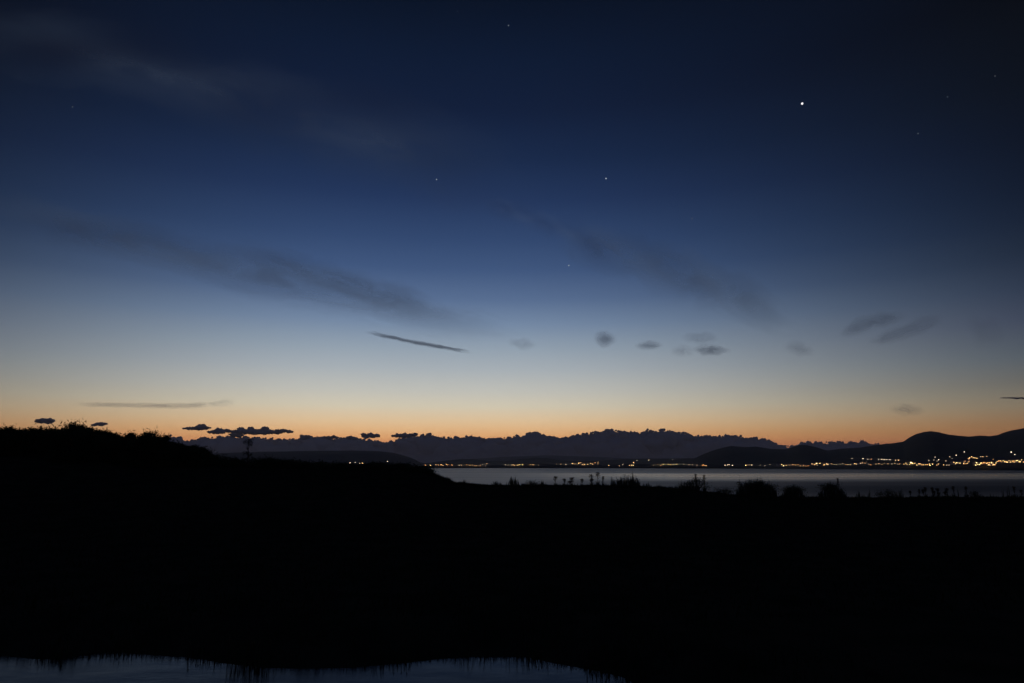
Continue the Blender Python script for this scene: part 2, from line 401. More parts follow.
hedge = [  # px, distance, top row, width px, what it looks like
    (-20, 41, 428, 56, 'round-topped shrub cut by the left edge of the picture, first of the dark hedge', 'shrub'),
    (4, 40, 428, 46, 'low shrub with a flat ragged top at the left edge of the picture', 'shrub'),
    (38, 42, 427.5, 44, 'dark shrub under the small round cloud at the left of the hedge', 'shrub'),
    (76, 40, 423.5, 54, 'tallest broad-topped shrub at the left of the hedge', 'tree'),
    (103, 43, 430, 30, 'sloping shrub filling the right shoulder of the tallest hedge shrub', 'shrub'),
    (131, 41, 434, 26, 'small shrub just right of the dip in the hedge top', 'shrub'),
    (152, 42, 430, 30, 'pointed tree standing out of the hedge right of the dip', 'tree'),
    (171, 44, 440, 28, 'shrub on the downhill side of the pointed hedge tree', 'shrub'),
    (192, 44, 445, 30, 'low shrub halfway down the hedge slope below the ragged dark cloud', 'shrub'),
    (212, 46, 454, 28, 'low shrub near the foot of the hedge slope', 'shrub'),
    (233, 46, 460, 28, 'knee-high shrub left of the thin sapling', 'shrub'),
    (266, 47, 458, 28, 'low spreading shrub just right of the thin sapling', 'shrub'),
    (289, 47, 460, 26, 'low shrub with small twigs left of the first lone headland light', 'shrub'),
    (313, 48, 463, 30, 'low flat shrub under the first lone headland light', 'shrub'),
    (343, 48, 464, 34, 'low flat shrub under the cluster of four headland lights', 'shrub'),
    (373, 48.5, 463.5, 30, 'low shrub under the right lone headland light', 'shrub'),
    (400, 49, 465, 28, 'low shrub under the tail of the dark headland', 'shrub'),
    (421, 49, 468, 24, 'last low shrub of the bank where the water begins', 'shrub'),
]
for px, Y, top, w, lab, cat in hedge:
    tall = top < 450
    bush('hedge_shrub' if cat == 'shrub' else 'hedge_tree', px, Y, top, w * 1.12, lab, 'dark shrubs and trees of the hedge on the left bank',
         leaf=.10 if tall else .08, n_leaf=15000 if tall else 4200, spiky=.8 if tall else .4, cat=cat, trunk=(cat == 'tree'))

# the thin sapling with whorls of leaves
def sapling(px, Y, top, label):
    c = at(px, top, Y); zb = hz(c.x, Y) - .05; h = c.z - zb
    root = empty('sapling', (c.x, Y, zb), label, 'sapling')
    lean = Vector((-.06, 0, 0))
    mb = MB(); mb.tube([(0, 0, 0), (.03, 0, h * .4), (-.03, 0, h * .75), (.02, 0, h)], [.045, .035, .022, .008], 6)
    soup = []
    for z0, rad, n, ox in ((.96, .20, 60, .10), (.88, .30, 120, -.08), (.80, .20, 50, .12), (.66, .10, 25, -.05), (.52, .26, 80, -.16), (.44, .2, 60, .15), (.30, .36, 130, .05), (.2, .4, 130, 0)):
        z = z0 * h
        for k in range(6):
            a = k * 1.05 + z * 3; rk = rad * random.uniform(.6, 1.1); e = Vector((ox + math.cos(a) * rk, math.sin(a) * rk, z + random.uniform(0, .12)))
            mb.tube([(0, 0, z - .08), e], [.012, .004], 4)
        rr = rad * np.sqrt(np.random.rand(n)); aa = np.random.rand(n) * 6.28
        soup.append(leaf_soup(np.stack([ox + rr * np.cos(aa), rr * np.sin(aa), z + np.random.normal(0, .08, n)], 1), .06))
    mb.obj('trunk', M_bark, root, True); fast_mesh('crown', np.concatenate(soup), 4, M_leaf, root)
sapling(249, 46, 438.5, 'thin lone sapling with tiers of leaves rising out of the left hedge slope')

# ------------------------------------------------------------------ weeds along the crest of the bank
GW = 'weeds and bushes along the crest of the sea bank'
def reed(px, Y, top, wpx, n0, label, hvar=.35, thick=.035, group=GW, name='reed_tuft', hdrop=.5, seed_heads=False, base=None, leanf=.18):
    c = at(px, top, Y); zb = (hz(c.x, Y) if base is None else base) - .03; h = c.z - zb; w = wpx / F * Y / 2; n = int(n0 * 1.7) + 45
    root = empty(name, (c.x, Y, zb), label, 'reeds' if name.startswith('reed') else 'weed', group)
    a = np.random.uniform(0, 6.28, n); rr = w * np.sqrt(np.random.uniform(0, 1, n))
    P = np.stack([rr * np.cos(a), rr * np.sin(a) * .8, np.zeros(n)], 1)
    hh = h * (1 - hvar * np.random.uniform(0, 1, n) ** .8) * (1 - hdrop * (rr / w) ** 2); hh[0] = h
    hh[int(n0 * 1.7):] *= .32; hh = np.maximum(hh, .06)
    fast_mesh('blades', blades(P, hh, np.full(n, thick * 1.5), leanf), 3, M_leaf2, root)
    if seed_heads:
        soup = []
        for i in range(0, int(n0 * 1.7), 3):
            soup.append(leaf_soup(P[i] + np.array([0, 0, hh[i] * .9]) + np.random.normal(size=(14, 3)) * [.02, .02, .09], .045))
        fast_mesh('seed_heads', np.concatenate(soup), 4, M_dry, root)
    return root
def dock(px, Y, top, head_px, label, heads=1, slim=False):
    c = at(px, top, Y); zb = hz(c.x, Y) - .03; h = c.z - zb
    root = empty('dock_plant', (c.x, Y, zb), label, 'weed', GW)
    mb = MB(); soup = []; r = head_px / F * Y / 2
    for k in range(heads):
        dx = 0 if k == 0 else random.uniform(-.2, .2); hk = h * (1 if k == 0 else random.uniform(.6, .85))
        mb.tube([(dx * .2, 0, 0), (dx * .7, random.uniform(-.05, .05), hk * .5), (dx, 0, hk)], [.018, .014, .006], 5)
        n = 120
        zz = hk - np.abs(np.random.normal(0, .24 if slim else .24, n)) * hk * .9
        zl = np.clip(zz, .1, None); zm = zl.min(); spine = np.array([(dx - .012, 0, zm), (dx + .012, 0, zm), (dx + .012, 0, hk), (dx - .012, 0, hk)])
        soup.append(np.concatenate([spine, leaf_soup(np.stack([dx + np.random.normal(0, r * .33, n).clip(-.16, .16), np.random.normal(0, r * .4, n).clip(-.16, .16), zl], 1), .06)]))
    mb.obj('stem', M_bark, root, True); [fast_mesh('seed_head', q, 4, M_dry, root) for q in soup]
    n = 26; a = np.random.uniform(0, 6.28, n)
    fast_mesh('leaves', blades(np.stack([np.cos(a) * .08, np.sin(a) * .08, np.zeros(n)], 1), np.random.uniform(.3, .55, n) * h, np.full(n, .05), .9), 3, M_leaf2, root)
    return root
Yb = 49.6
reed(436, 49.4, 467, 5, 6, 'few thin upright stems at the left end of the open water', thick=.022)
reed(447, 49.6, 475, 12, 26, 'low grass tuft on the slope where the bank drops to the water')
reed(468, Yb, 479.5, 3, 3, 'single short stem left of the leaning tuft', thick=.02)
reed(497, Yb, 478.5, 11, 30, 'leaning rough tuft below the second group of town lights', leanf=.7)
reed(513, Yb, 473.5, 13, 46, 'narrow upright reed tuft, leftmost of the reeds on the bank')
bush('low_bush', 534, 49.3, 481.5, 16, 'low rounded mound bush right of the leftmost reeds', GW, leaf=.05, n_leaf=900, M=M_leaf2)
reed(543, Yb, 479, 8, 14, 'thin short tuft right of the low rounded mound')
dock(555.5, Yb, 476.5, 6, 'dock with a round head, leftmost of the row of seed heads')
dock(564.5, Yb, 479, 4, 'short dock, second in the row of seed heads')
dock(572, Yb, 477.5, 7, 'dock with a broad flat head in the middle of the row of seed heads', heads=2)
dock(582, Yb, 479, 4, 'short slim dock left of the paired tall docks', slim=True)
dock(591, Yb, 474.5, 5, 'slim dock just left of the tallest clumped dock', heads=2, slim=True)
dock(597.5, Yb, 472.5, 7, 'tall dock with a clumped head below the bright lit tower', heads=1)
dock(603, Yb, 476.5, 3, 'thin dock right of the tall clumped dock', slim=True)
reed(612, Yb, 472.5, 5, 16, 'narrow pair of tall reeds left of the dense reed bed')
reed(627, Yb, 473, 26, 170, 'dense reed bed of dark upright stems, widest on the bank', hvar=.5, seed_heads=True)
reed(632.3, 49.3, 468, 2.2, 7, 'tallest single reed spike in the middle of the dense reed bed', thick=.03, hvar=.1, leanf=.05)
reed(646, Yb, 481, 12, 40, 'short thin tuft right of the dense reed bed')
reed(660, Yb, 483.5, 14, 40, 'low scattered tuft between the reed bed and the ragged bush')
reed(684, Yb, 477.5, 22, 90, 'ragged upright bush of thin shoots left of the headland lights', hvar=.55, name='shoot_bush')
bush('low_bush', 697, 49.4, 478, 24, 'ragged dark bush with two pointed tips left of the gap', GW, leaf=.055, n_leaf=1500, spiky=1.2, M=M_leaf2)
dock(695.5, Yb, 474, 3, 'pointed spike on the left tip of the ragged bush', slim=True)
dock(704, Yb, 475, 3, 'pointed spike on the right tip of the ragged bush', slim=True)
bush('low_bush', 725, 49.5, 487.5, 20, 'very low mound bush in the gap left of the biggest bank bush', GW, leaf=.05, n_leaf=900, M=M_leaf2)
bush('bank_bush', 755, 49.0, 478, 40, 'biggest dense dark bush standing against the water', GW, leaf=.06, n_leaf=7000, spiky=2.6, M=M_leaf2, rnd=.62)
reed(738.5, 49.2, 472, 3, 5, 'thin stems sticking up at the left side of the biggest bank bush', thick=.022)
reed(755, 49.0, 473.5, 40, 110, 'thin shoots rising through the top of the biggest bank bush', hvar=.35, thick=.06, leanf=.3, hdrop=.6)
reed(770, 49.2, 470.5, 2, 2, 'one hair-thin stem over the right side of the biggest bank bush', thick=.016)
bush('bank_bush', 793, 49.2, 485.5, 24, 'medium bush with a pointed centre right of the biggest bank bush', GW, leaf=.055, n_leaf=2600, spiky=2.2, M=M_leaf2, rnd=.75)
reed(792, 49.3, 482, 22, 60, 'thin shoots over the medium pointed bush', leanf=.3, thick=.07, hdrop=.6)
bush('bank_bush', 831, 49.2, 482.5, 24, 'upright bush, right-hand one of the three big bank bushes', GW, leaf=.055, n_leaf=3000, spiky=2.2, M=M_leaf2, rnd=.65)
reed(831, 49.3, 479.5, 26, 70, 'spiky upright shoots over the right-hand big bush', leanf=.3, thick=.055, hdrop=.6)
dock(837.5, Yb, 478.5, 2.5, 'tallest spike on the right-hand big bush', slim=True)
reed(859, Yb, 488, 8, 14, 'sparse thin blades right of the three big bushes')
reed(869, Yb, 486.5, 5, 8, 'small pair of stems before the low ragged bush')
bush('low_bush', 886, 49.4, 490, 24, 'low ragged bush with a flat top below the hillside lights', GW, leaf=.05, n_leaf=1500, spiky=.8, M=M_leaf2)
reed(900, Yb, 486.5, 5, 12, 'upright tuft at the right end of the low ragged bush')
for px, top, hp, lab in ((910, 491, 2.5, 'tiny weed left of the row of upright spikes'), (919, 489.5, 2.5, 'short slim weed, first of the row of upright spikes'),
                         (925, 487.5, 4, 'thick upright spike, second of the row'), (932, 487.5, 3.5, 'upright spike, third of the row'),
                         (937.5, 488.5, 4, 'blunt upright spike, fourth of the row'), (946.5, 488, 4.5, 'broad blunt spike in the middle of the row'),
                         (953, 486.5, 3, 'narrow dark spike left of the thin tall stem'), (965.5, 486.5, 3, 'leaning spike right of the thin tall stem'),
                         (1013.5, 486.5, 3, 'dark spike right of the paired thin stems'), (1021, 490, 3, 'small weed at the right edge of the picture')):
    dock(px, Yb, top, hp, lab, slim=True, heads=2 if hp > 3.4 else 1)
reed(957, Yb, 484.5, 1.5, 3, 'thin tall stem among the upright spikes', thick=.02, leanf=.05)
bush('low_bush', 976, 49.4, 490.5, 11, 'small round bush right of the row of spikes', GW, leaf=.045, n_leaf=700, M=M_leaf2)
reed(991, Yb, 493, 8, 12, 'very low tuft right of the small round bush')
reed(1002, Yb, 486.5, 3, 5, 'short stems left of the paired thin stems', thick=.022)
reed(1007, Yb, 482.5, 3, 5, 'paired thin stems, tallest near the right edge', thick=.022, leanf=.08)

# reeds in the pond margin
GP = 'reed clumps in the pond margin'
for i, (px, row, hgt, wp, n, lab) in enumerate(((248, 657, .42, 40, 120, 'tall dark reed clump splitting the pond reflection'), (118, 642, .22, 18, 30, 'small reed clump at the top of the left pond bay'),
                               (60, 650, .20, 14, 24, 'small reed clump at the far left of the pond'), (195, 649, .22, 16, 26, 'small reed clump left of the tall one'),
                               (400, 656, .17, 20, 30, 'short reed clump right of the tall one'), (535, 651, .2, 16, 26, 'short reed clump near the right end of the pond'),
                               (595, 663, .2, 18, 34, 'reed clump at the right tip of the pond'))):
    p = at_z(px, row + 8, POND_Z)
    root = empty('reed_clump', (p.x, p.y, POND_Z - .1), lab, 'reeds', GP)
    a = np.random.uniform(0, 6.28, n); rr = wp / F * p.y / 2 * np.sqrt(np.random.rand(n))
    fast_mesh('blades', blades(np.stack([rr * np.cos(a), rr * np.sin(a) * .5, np.zeros(n)], 1), np.random.uniform(.5, 1, n) * (hgt + .1), np.full(n, .012), .25), 3, M_leaf2, root)
    st = MB()
    for k in range(3 + n // 20):
        q = random.uniform(0, 6.28); r_ = random.uniform(0, wp / F * p.y / 2)
        x_, y_ = r_ * math.cos(q), r_ * math.sin(q) * .5; hh = (hgt + .1) * random.uniform(.7, 1)
        st.tube([(x_, y_, 0), (x_ + .01, y_, hh * .85), (x_ + .012, y_, hh * .86), (x_ + .012, y_, hh)], [.004, .004, .009, .006], 5)
    st.obj('seed_stems', M_dry, root, True)

# ------------------------------------------------------------------ far coast and hills (structure)
def ridge(name, prof, Yc, depth_front, depth_back, m, px0, px1, n=260, nd=60, rough=.012, plateau=None, seed=1, shoreY=None):
    """ridge whose skyline passes through the rows of prof at distance Yc(px); slopes to the sea in front and behind"""
    pxs = np.linspace(px0, px1, n); rows = np.interp(pxs, [p[0] for p in prof], [p[1] for p in prof])
    P = np.zeros((nd, n, 3)); rs = np.random.RandomState(seed)
    for i, (px, row) in enumerate(zip(pxs, rows)):
        yc = Yc(px); d = ray(px, row); crest = EYE + d.z * yc / d.y
        sl = d.x / d.y
        ys0 = shoreY(px); ys1 = yc + depth_back
        for j in range(nd):
            t = j / (nd - 1)
            if t < .7:
                s = t / .7; Y = ys0 + (yc - ys0) * s
                zf = s if plateau is None else np.interp(s, plateau[0], plateau[1])
            else:
                s = (t - .7) / .3; Y = yc + depth_back * s; zf = 1 - smooth(s)
            X = sl * Y; z = -1.5 + (crest + 1.5) * zf
            P[j, i] = (X, Y, z)
    amp = np.clip(P[..., 2], 0, None) * rough
    L0 = Yc((px0 + px1) / 2)
    w = np.ones(nd); w[int(nd * .62):int(nd * .76)] = .35
    P[..., 2] += vnoise(P[..., 0], P[..., 1], 30.0 / L0 * 2, seed) * amp * w[:, None]
    o = grid_mesh(name, P, m); tag(o, kind='structure'); return o
def shore(px): return float(np.interp(px, [150, 430, 560, 700, 800, 900, 1000, 1200], [3400, 2900, 2700, 2100, 1500, 1150, 950, 850]))
pl_low = ([0, .08, .3, .6, 1], [.12, .35, .45, .7, 1])
head = [(120, 458), (170, 456), (220, 453), (270, 451.5), (300, 451), (350, 450.5), (380, 451), (395, 453), (408, 456.5), (416, 460), (424, 464.5), (430, 467)]
o_head = ridge('headland_hills', head, lambda p: 4300, 900, 900, M_hill, 60, 430, shoreY=lambda p: 3300 + 500 * max(0, (p - 380) / 50), seed=2, plateau=([0, .3, .7, 1], [.05, .3, .78, 1]))
low = [(415, 464.5), (430, 462.5), (447, 460.5), (460, 459), (475, 459), (490, 461), (505, 461), (520, 459), (535, 457.6), (548, 458), (560, 460), (575, 461), (600, 460.5), (625, 458.8), (650, 458.5), (700, 458), (740, 460)]
o_low = ridge('distant_coast', low, lambda p: shore(p) + 1500, 0, 800, M_shore, 417, 745, shoreY=lambda p: shore(p), seed=3, plateau=([0, .02, .3, .6, 1], [.1, .3, .45, .62, 1]))
rh = [(676, 466.5), (688, 462), (696, 457.5), (704, 453.7), (717, 449.2), (731, 445.7), (745, 447), (756, 446.4), (772, 449), (786, 449), (799, 445), (806, 445), (816, 447), (827, 450.4),
      (842, 448.5), (860, 447.4), (880, 444.5), (895, 442.8), (903, 441.5), (909, 437.5), (916, 434), (924, 431.8), (931, 431), (939, 432), (947, 434), (958, 435.5), (969, 436.4), (980, 435.3), (990, 436), (997, 435),
      (1004, 432.5), (1012, 430.2), (1024, 428), (1060, 423), (1120, 421), (1200, 425), (1300, 440)]
o_right = ridge('coastal_hills', rh, lambda p: float(np.interp(p, [676, 760, 900, 1024, 1300], [2900, 3000, 2900, 2700, 2300])), 0, 1200, M_hill, 677, 1290, n=420,
                shoreY=lambda p: shore(p) , seed=4, plateau=([0, .03, .25, .6, 1], [.02, .07, .2, .62, 1]))
far_ = ridge('far_mountains', [(440, 463), (470, 459.2), (500, 457), (550, 455.2), (600, 457), (640, 459), (700, 460), (760, 455), (800, 458)], lambda p: 11000, 0, 2500, M_hill, 400, 860, shoreY=lambda p: 8500, seed=8)
dg = bpy.context.evaluated_depsgraph_get()
def bvh(o):
    me = o.data
    return BVHTree.FromPolygons([v.co.copy() for v in me.vertices], [tuple(p.vertices) for p in me.polygons])
B = [bvh(o) for o in (o_head, o_low, o_right)]
def on_land(px, py, below=0):
    """where the sight line through the pixel meets the far land"""
    d = ray(px, py).normalized(); best = None
    for b in B:
        h = b.ray_cast(Vector((0, 0, EYE - below)), d)
        if h[0] is not None and (best is None or h[3] < best[3]): best = h
    return best[0] if best else None

# ------------------------------------------------------------------ lamps and lit buildings of the far shore
def ico(r, sub=1):
    import bmesh
    bm = bmesh.new(); bmesh.ops.create_icosphere(bm, subdivisions=sub, radius=r)
    V = [v.co.copy() for v in bm.verts]; Fc = [tuple(v.index for v in f.verts) for f in bm.faces]; bm.free(); return V, Fc
protos = {}
def lamp_proto(mname, m):
    root = bpy.data.objects.new('street_lamp', None)
    mb = MB(); mb.box(-.3, .3, -.3, .3, 0, .5); mb.tube([(0, 0, .5), (0, 0, 5), (0, -.2, 6)], [.14, .10, .07], 8)
    post = mb.obj('post', M_post, root, True)
    V, Fc = ico(1.0, 2); V = [Vector((v.x, v.y, v.z * .85 + 6.0)) for v in V]
    head_ = obj('lamp_head', V, Fc, m, root, True)
    C.objects.unlink(post); C.objects.unlink(head_)
    return (post.data, head_.data)
for k, m in (('w', G_warm), ('o', G_orange), ('n', G_white), ('y', G_yellow)): protos[k] = lamp_proto(k, m)
NL = 0
def lamp(px, py, k, size, label, group):
    """size: lamp head radius in hundredths of a pixel"""
    global NL
    p = on_land(px, py, 4.5) or on_land(px, py)
    if p is None: return
    D = p.y; r = size / 100 * (.6 if k == 'n' else .7) * D / F; r = min(r, 1.25 if group.startswith('lone') else .85)
    post_h = 6.0 * (r / .55) if r > .55 else 6.0
    root = empty('street_lamp', p - Vector((0, 0, post_h * .75)), label, 'street lamp', group)
    g = hz_far(root.location.x, root.location.y)
    if g is not None: root.location.z = g - .1
    a = bpy.data.objects.new('post', protos[k][0]); b = bpy.data.objects.new('lamp_head', protos[k][1])
    for q in (a, b): C.objects.link(q); q.parent = root
    # stand the head exactly on the sight line
    d = ray(px, py); zt = EYE + d.z * p.y / d.y - root.location.z
    zt = max(zt, 2.5)
    a.scale = (max(1, r), max(1, r), zt / 6.0)
    b.scale = (r, r, r); b.location.z = zt - 6.0 * r
    NL += 1
def hz_far(x, y):
    best = None
    for b in B:
        h = b.ray_cast(Vector((x, y, 3000)), Vector((0, 0, -1)))
        if h[0] is not None and (best is None or h[0].z > best): best = h[0].z
    return best
def lab_of(k, where):
    return {'w': 'small warm amber street lamp ', 'o': 'small deep orange street lamp ', 'n': 'small white street lamp ', 'y': 'bright yellow lamp '}[k] + where
rl = random.Random(3)
def run(x0, x1, y0, y1, n, kinds, s0, s1, where, group):
    n = max(2, round(n * (.46 if x0 < 810 else .54))) if n > 4 else n
    for i in range(n):
        px = x0 + (x1 - x0) * (i + rl.uniform(.15, .85)) / n; py = rl.uniform(y0 - .3, y1 + .3); k = rl.choice(kinds)
        lamp(px, py, k, rl.uniform(s0, s1), lab_of(k, where), group)
# lone lights under the headland
for px, py, k, s, lab in ((322.5, 462.6, 'n', 60, 'lone white lamp left of the cluster below the dark headland'), (350, 462.8, 'n', 75, 'brightest white lamp of the cluster below the dark headland'),
                          (355.3, 462.3, 'n', 50, 'second lamp of the cluster below the dark headland'), (359.5, 463.1, 'n', 38, 'faint third lamp of the cluster below the dark headland'),
                          (362.5, 463.1, 'w', 38, 'faint last lamp of the cluster below the dark headland'), (387.5, 461.6, 'n', 48, 'lone white lamp right of the cluster below the dark headland')):
    lamp(px, py, k, s, lab, 'lone lamps below the headland')
g = 'lamps of the town left of the bay'
lamp(429, 465, 'y', 52, 'bright yellow lamp at the left end of the far town', g); lamp(430.6, 465.2, 'y', 40, 'yellow lamp beside the brightest at the left end of the far town', g)
run(424, 433, 464.8, 465.4, 5, 'wow', 20, 34, 'at the left end of the far town', g)
run(434, 452, 464.7, 465.4, 16, 'wwyo', 28, 42, 'in the tight bright row of the left far town', g)
run(452, 473, 464.8, 466, 17, 'wwon', 22, 34, 'in the even row right of the left far town centre', g)
run(473, 489, 463.8, 465.6, 12, 'wwn', 22, 34, 'at the rising right end of the left far town', g)
g = 'lamps of the small middle settlement'
run(505, 512, 464.6, 465, 3, 'n', 22, 30, 'left of the small settlement over the bank reeds', g)
run(511, 524, 464.3, 465.4, 11, 'yyw', 30, 46, 'in the small settlement over the bank reeds', g)
run(529, 536, 464.8, 465, 3, 'nw', 22, 28, 'just right of the small settlement', g)
lamp(538, 465, 'n', 18, 'faintest white lamp right of the small settlement', g)
run(555, 573, 463.6, 464.6, 9, 'nw', 16, 24, 'in the faint row left of the bright harbour', g)
g = 'lamps of the bright harbour town'
run(572, 586, 462.8, 464.6, 16, 'wyw', 28, 44, 'in the crowded bright left part of the harbour', g)
lamp(578.5, 463.2, 'y', 60, 'big yellow light in the crowded left part of the harbour', g); lamp(581, 463.0, 'y', 55, 'second big yellow light in the crowded left part of the harbour', g)
run(586, 597, 463, 465, 9, 'wwo', 24, 38, 'between the harbour lights and the lit tower', g)
run(600, 625, 464.8, 466.2, 18, 'wwn', 20, 32, 'in the low row right of the lit tower', g)
run(627, 638, 464.4, 466, 9, 'ywn', 26, 42, 'round the second bright knot right of the tower', g)
lamp(633.5, 462.6, 'w', 34, 'raised amber lamp on top of the second bright knot', g)
lamp(643, 466, 'n', 44, 'white lamp alone right of the second bright knot', g)
for px, py, s, lab in ((637, 460.4, 26, 'faint lamp uphill over the second bright knot'), (648.8, 460.2, 34, 'white lamp uphill right of the second bright knot'), (672.5, 459.4, 38, 'highest white lamp uphill over the right harbour row')):
    lamp(px, py, 'n', s, lab, 'single lamps uphill of the harbour')
g = 'lamps in the row along the right harbour'
run(653, 679, 464.4, 465.8, 18, 'wwny', 22, 36, 'in the row along the right harbour shore', g)
run(681, 700, 464.3, 465.2, 9, 'nnw', 18, 30, 'in the thin pale row before the right headland', g)
g = 'lamps along the foot of the right headland'
run(702, 707, 465, 465.4, 4, 'ow', 24, 32, 'in the first pair below the right headland', g)
run(723, 734, 464.8, 465.3, 8, 'nnw', 26, 40, 'in the pale bright bar below the right headland', g)
run(745, 752, 464.7, 465.2, 5, 'ny', 30, 42, 'in the short bright bar below the right headland', g)
run(757, 771, 464.8, 465.5, 6, 'nw', 16, 24, 'in the faint dotted row below the right headland', g)
lamp(752.5, 464.9, 'n', 16, 'faint dot right of the short bright bar', g)
g = 'lamps of the long village road on the right shore'
run(777, 785, 463.4, 465.8, 9, 'ywn', 26, 44, 'at the bright left end of the long village', g)
run(785, 810, 464.7, 465.7, 20, 'oww', 22, 34, 'in the orange row of the long village road', g)
lamp(814.5, 463.3, 'y', 75, 'largest yellow light of the long village', g); lamp(816.5, 463.4, 'y', 50, 'smaller yellow light touching the largest of the long village', g)
run(811, 832, 463.4, 465.2, 16, 'wyn', 22, 38, 'round the largest yellow light of the long village', g)
run(833, 872, 463.1, 464.6, 26, 'nwwo', 20, 34, 'in the middle of the long village road', g)
run(874, 908, 463.7, 464.4, 20, 'nwwo', 18, 28, 'in the fine dotted part of the village road', g)
g = 'lamps of the upper road on the right hillside'
lamp(852, 458.6, 'n', 36, 'white lamp alone at the left end of the upper road', g)
lamp(863, 458.7, 'n', 46, 'brightest white lamp of the upper road', g)
for px in (867.8, 871.2, 878.5, 882): lamp(px, 459.1, 'n' if px != 871.2 else 'o', 30, lab_of('n' if px != 871.2 else 'o', 'in the evenly spaced upper road lights'), g)
for px in (881.5, 884.2, 886.7, 889.9): lamp(px, 459.6, 'n', 34, lab_of('n', 'in the four close upper road lights'), g)
for px in (895.5, 898.5): lamp(px, 460.3, 'w', 34, lab_of('w', 'in the last pair of the upper road'), g)
g = 'lamps of the hillside town at the right edge'
lamp(911, 462.6, 'y', 70, 'big yellow light at the left end of the hillside town', g); lamp(912.5, 460.2, 'n', 30, 'small lamp above the big yellow light of the hillside town', g)
run(905, 916, 463, 464.4, 8, 'oyw', 24, 38, 'round the big yellow light of the hillside town', g)
run(916, 933, 463.6, 465.4, 18, 'ywwo', 26, 42, 'in the bright left waterfront of the hillside town', g)
run(934, 956, 464.2, 466.4, 11, 'wwn', 20, 30, 'in the low waterfront dots of the hillside town', g)
for px, py, s in ((929, 460.2, 30), (935.2, 457, 28), (934, 460, 26), (938.8, 459.7, 38), (937, 461, 22), (946, 460.8, 26), (949.8, 456.7, 28), (952.3, 458.8, 16), (956.2, 455.2, 40), (964.3, 451.9, 36), (963.5, 458.8, 24)):
    lamp(px, py, 'n', s, 'pale lamp scattered on the dark slope over the hillside town' if py > 455 else ('highest pale lamp over the hillside town' if py < 453 else 'second highest pale lamp over the hillside town'), g)
run(953, 962, 461, 463.8, 14, 'yywn', 26, 42, 'in the bright knot left of the town centre', g)
run(961, 970, 459, 463.4, 14, 'wyow', 24, 38, 'in the climbing streets of the town centre', g)
run(968, 976, 456.8, 459.2, 8, 'nwy', 26, 42, 'in the upper streets over the town centre', g)
run(975, 988, 455.6, 458.4, 8, 'wn', 20, 32, 'in the arc of lamps at the top of the town', g)
run(975, 997, 462.4, 465, 34, 'yowy', 26, 44, 'in the brilliant orange waterfront of the town', g)
run(978, 994, 459.6, 462.6, 16, 'oww', 20, 34, 'in the streets just over the brilliant waterfront', g)
lamp(991, 459.4, 'n', 34, 'white lamp standing over the brilliant waterfront', g)
run(997, 1024, 460, 462, 36, 'yowy', 24, 40, 'in the level bright road at the right edge', g)
lamp(1011.2, 452.1, 'n', 52, 'brightest high white lamp near the right edge', g); lamp(1014.8, 454.6, 'n', 44, 'lower white lamp beside the brightest high one', g)
lamp(1015.5, 458.4, 'w', 40, 'amber lamp between the high pair and the bright road', g)

# houses with lit windows
def house(px, py, wpx, hpx, label, group, name='village_house', tower=False):
    p = on_land(px, py)
    if p is None: return
    s = p.y / F; w = wpx * s; h = hpx * s
    root = empty(name, (p.x, p.y - 1, p.z - 1.0), label, 'tower' if tower else 'house', group)
    d = min(w, 9.0)
    MB().box(-w / 2, w / 2, 0, d, 0, h + 1).obj('wall', M_wall, root)
    e = .35
    if tower:
        MB().box(-w / 2 - e, w / 2 + e, -e, d + e, h + 1.003, h + 1.9).obj('roof', M_roof, root)
    else:
        rh_ = min(w, d) * .45; z = h + 1.003
        obj('roof', [(-w / 2 - e, -e, z), (w / 2 + e, -e, z), (w / 2 + e, d + e, z), (-w / 2 - e, d + e, z), (-w / 2 - e, d / 2, z + rh_), (w / 2 + e, d / 2, z + rh_)],
            [(0, 1, 5, 4), (2, 3, 4, 5), (0, 4, 3), (1, 2, 5), (3, 2, 1, 0)], M_roof, root)
    nf = max(1, int(h / 2.8)); nc = max(2, int(w / 3.0))
    for f in range(nf):
        for c in range(nc):
            x = -w / 2 + w * (c + .5) / nc; z = 1.0 + (h) * (f + .5) / nf
            ww = min(.8, w / nc * .25); wh = min(.7, h / nf * .22)
            MB().box(x - ww, x + ww, -.10, .02, z - wh, z + wh).obj('window', G_window if rl.random() < .45 else M_glass, root)
GH = 'houses with lit windows on the far shore'
house(598, 465.4, 1.5, 4.2, 'tall narrow building with lit windows in the harbour town', GH, 'lit_tower', True)
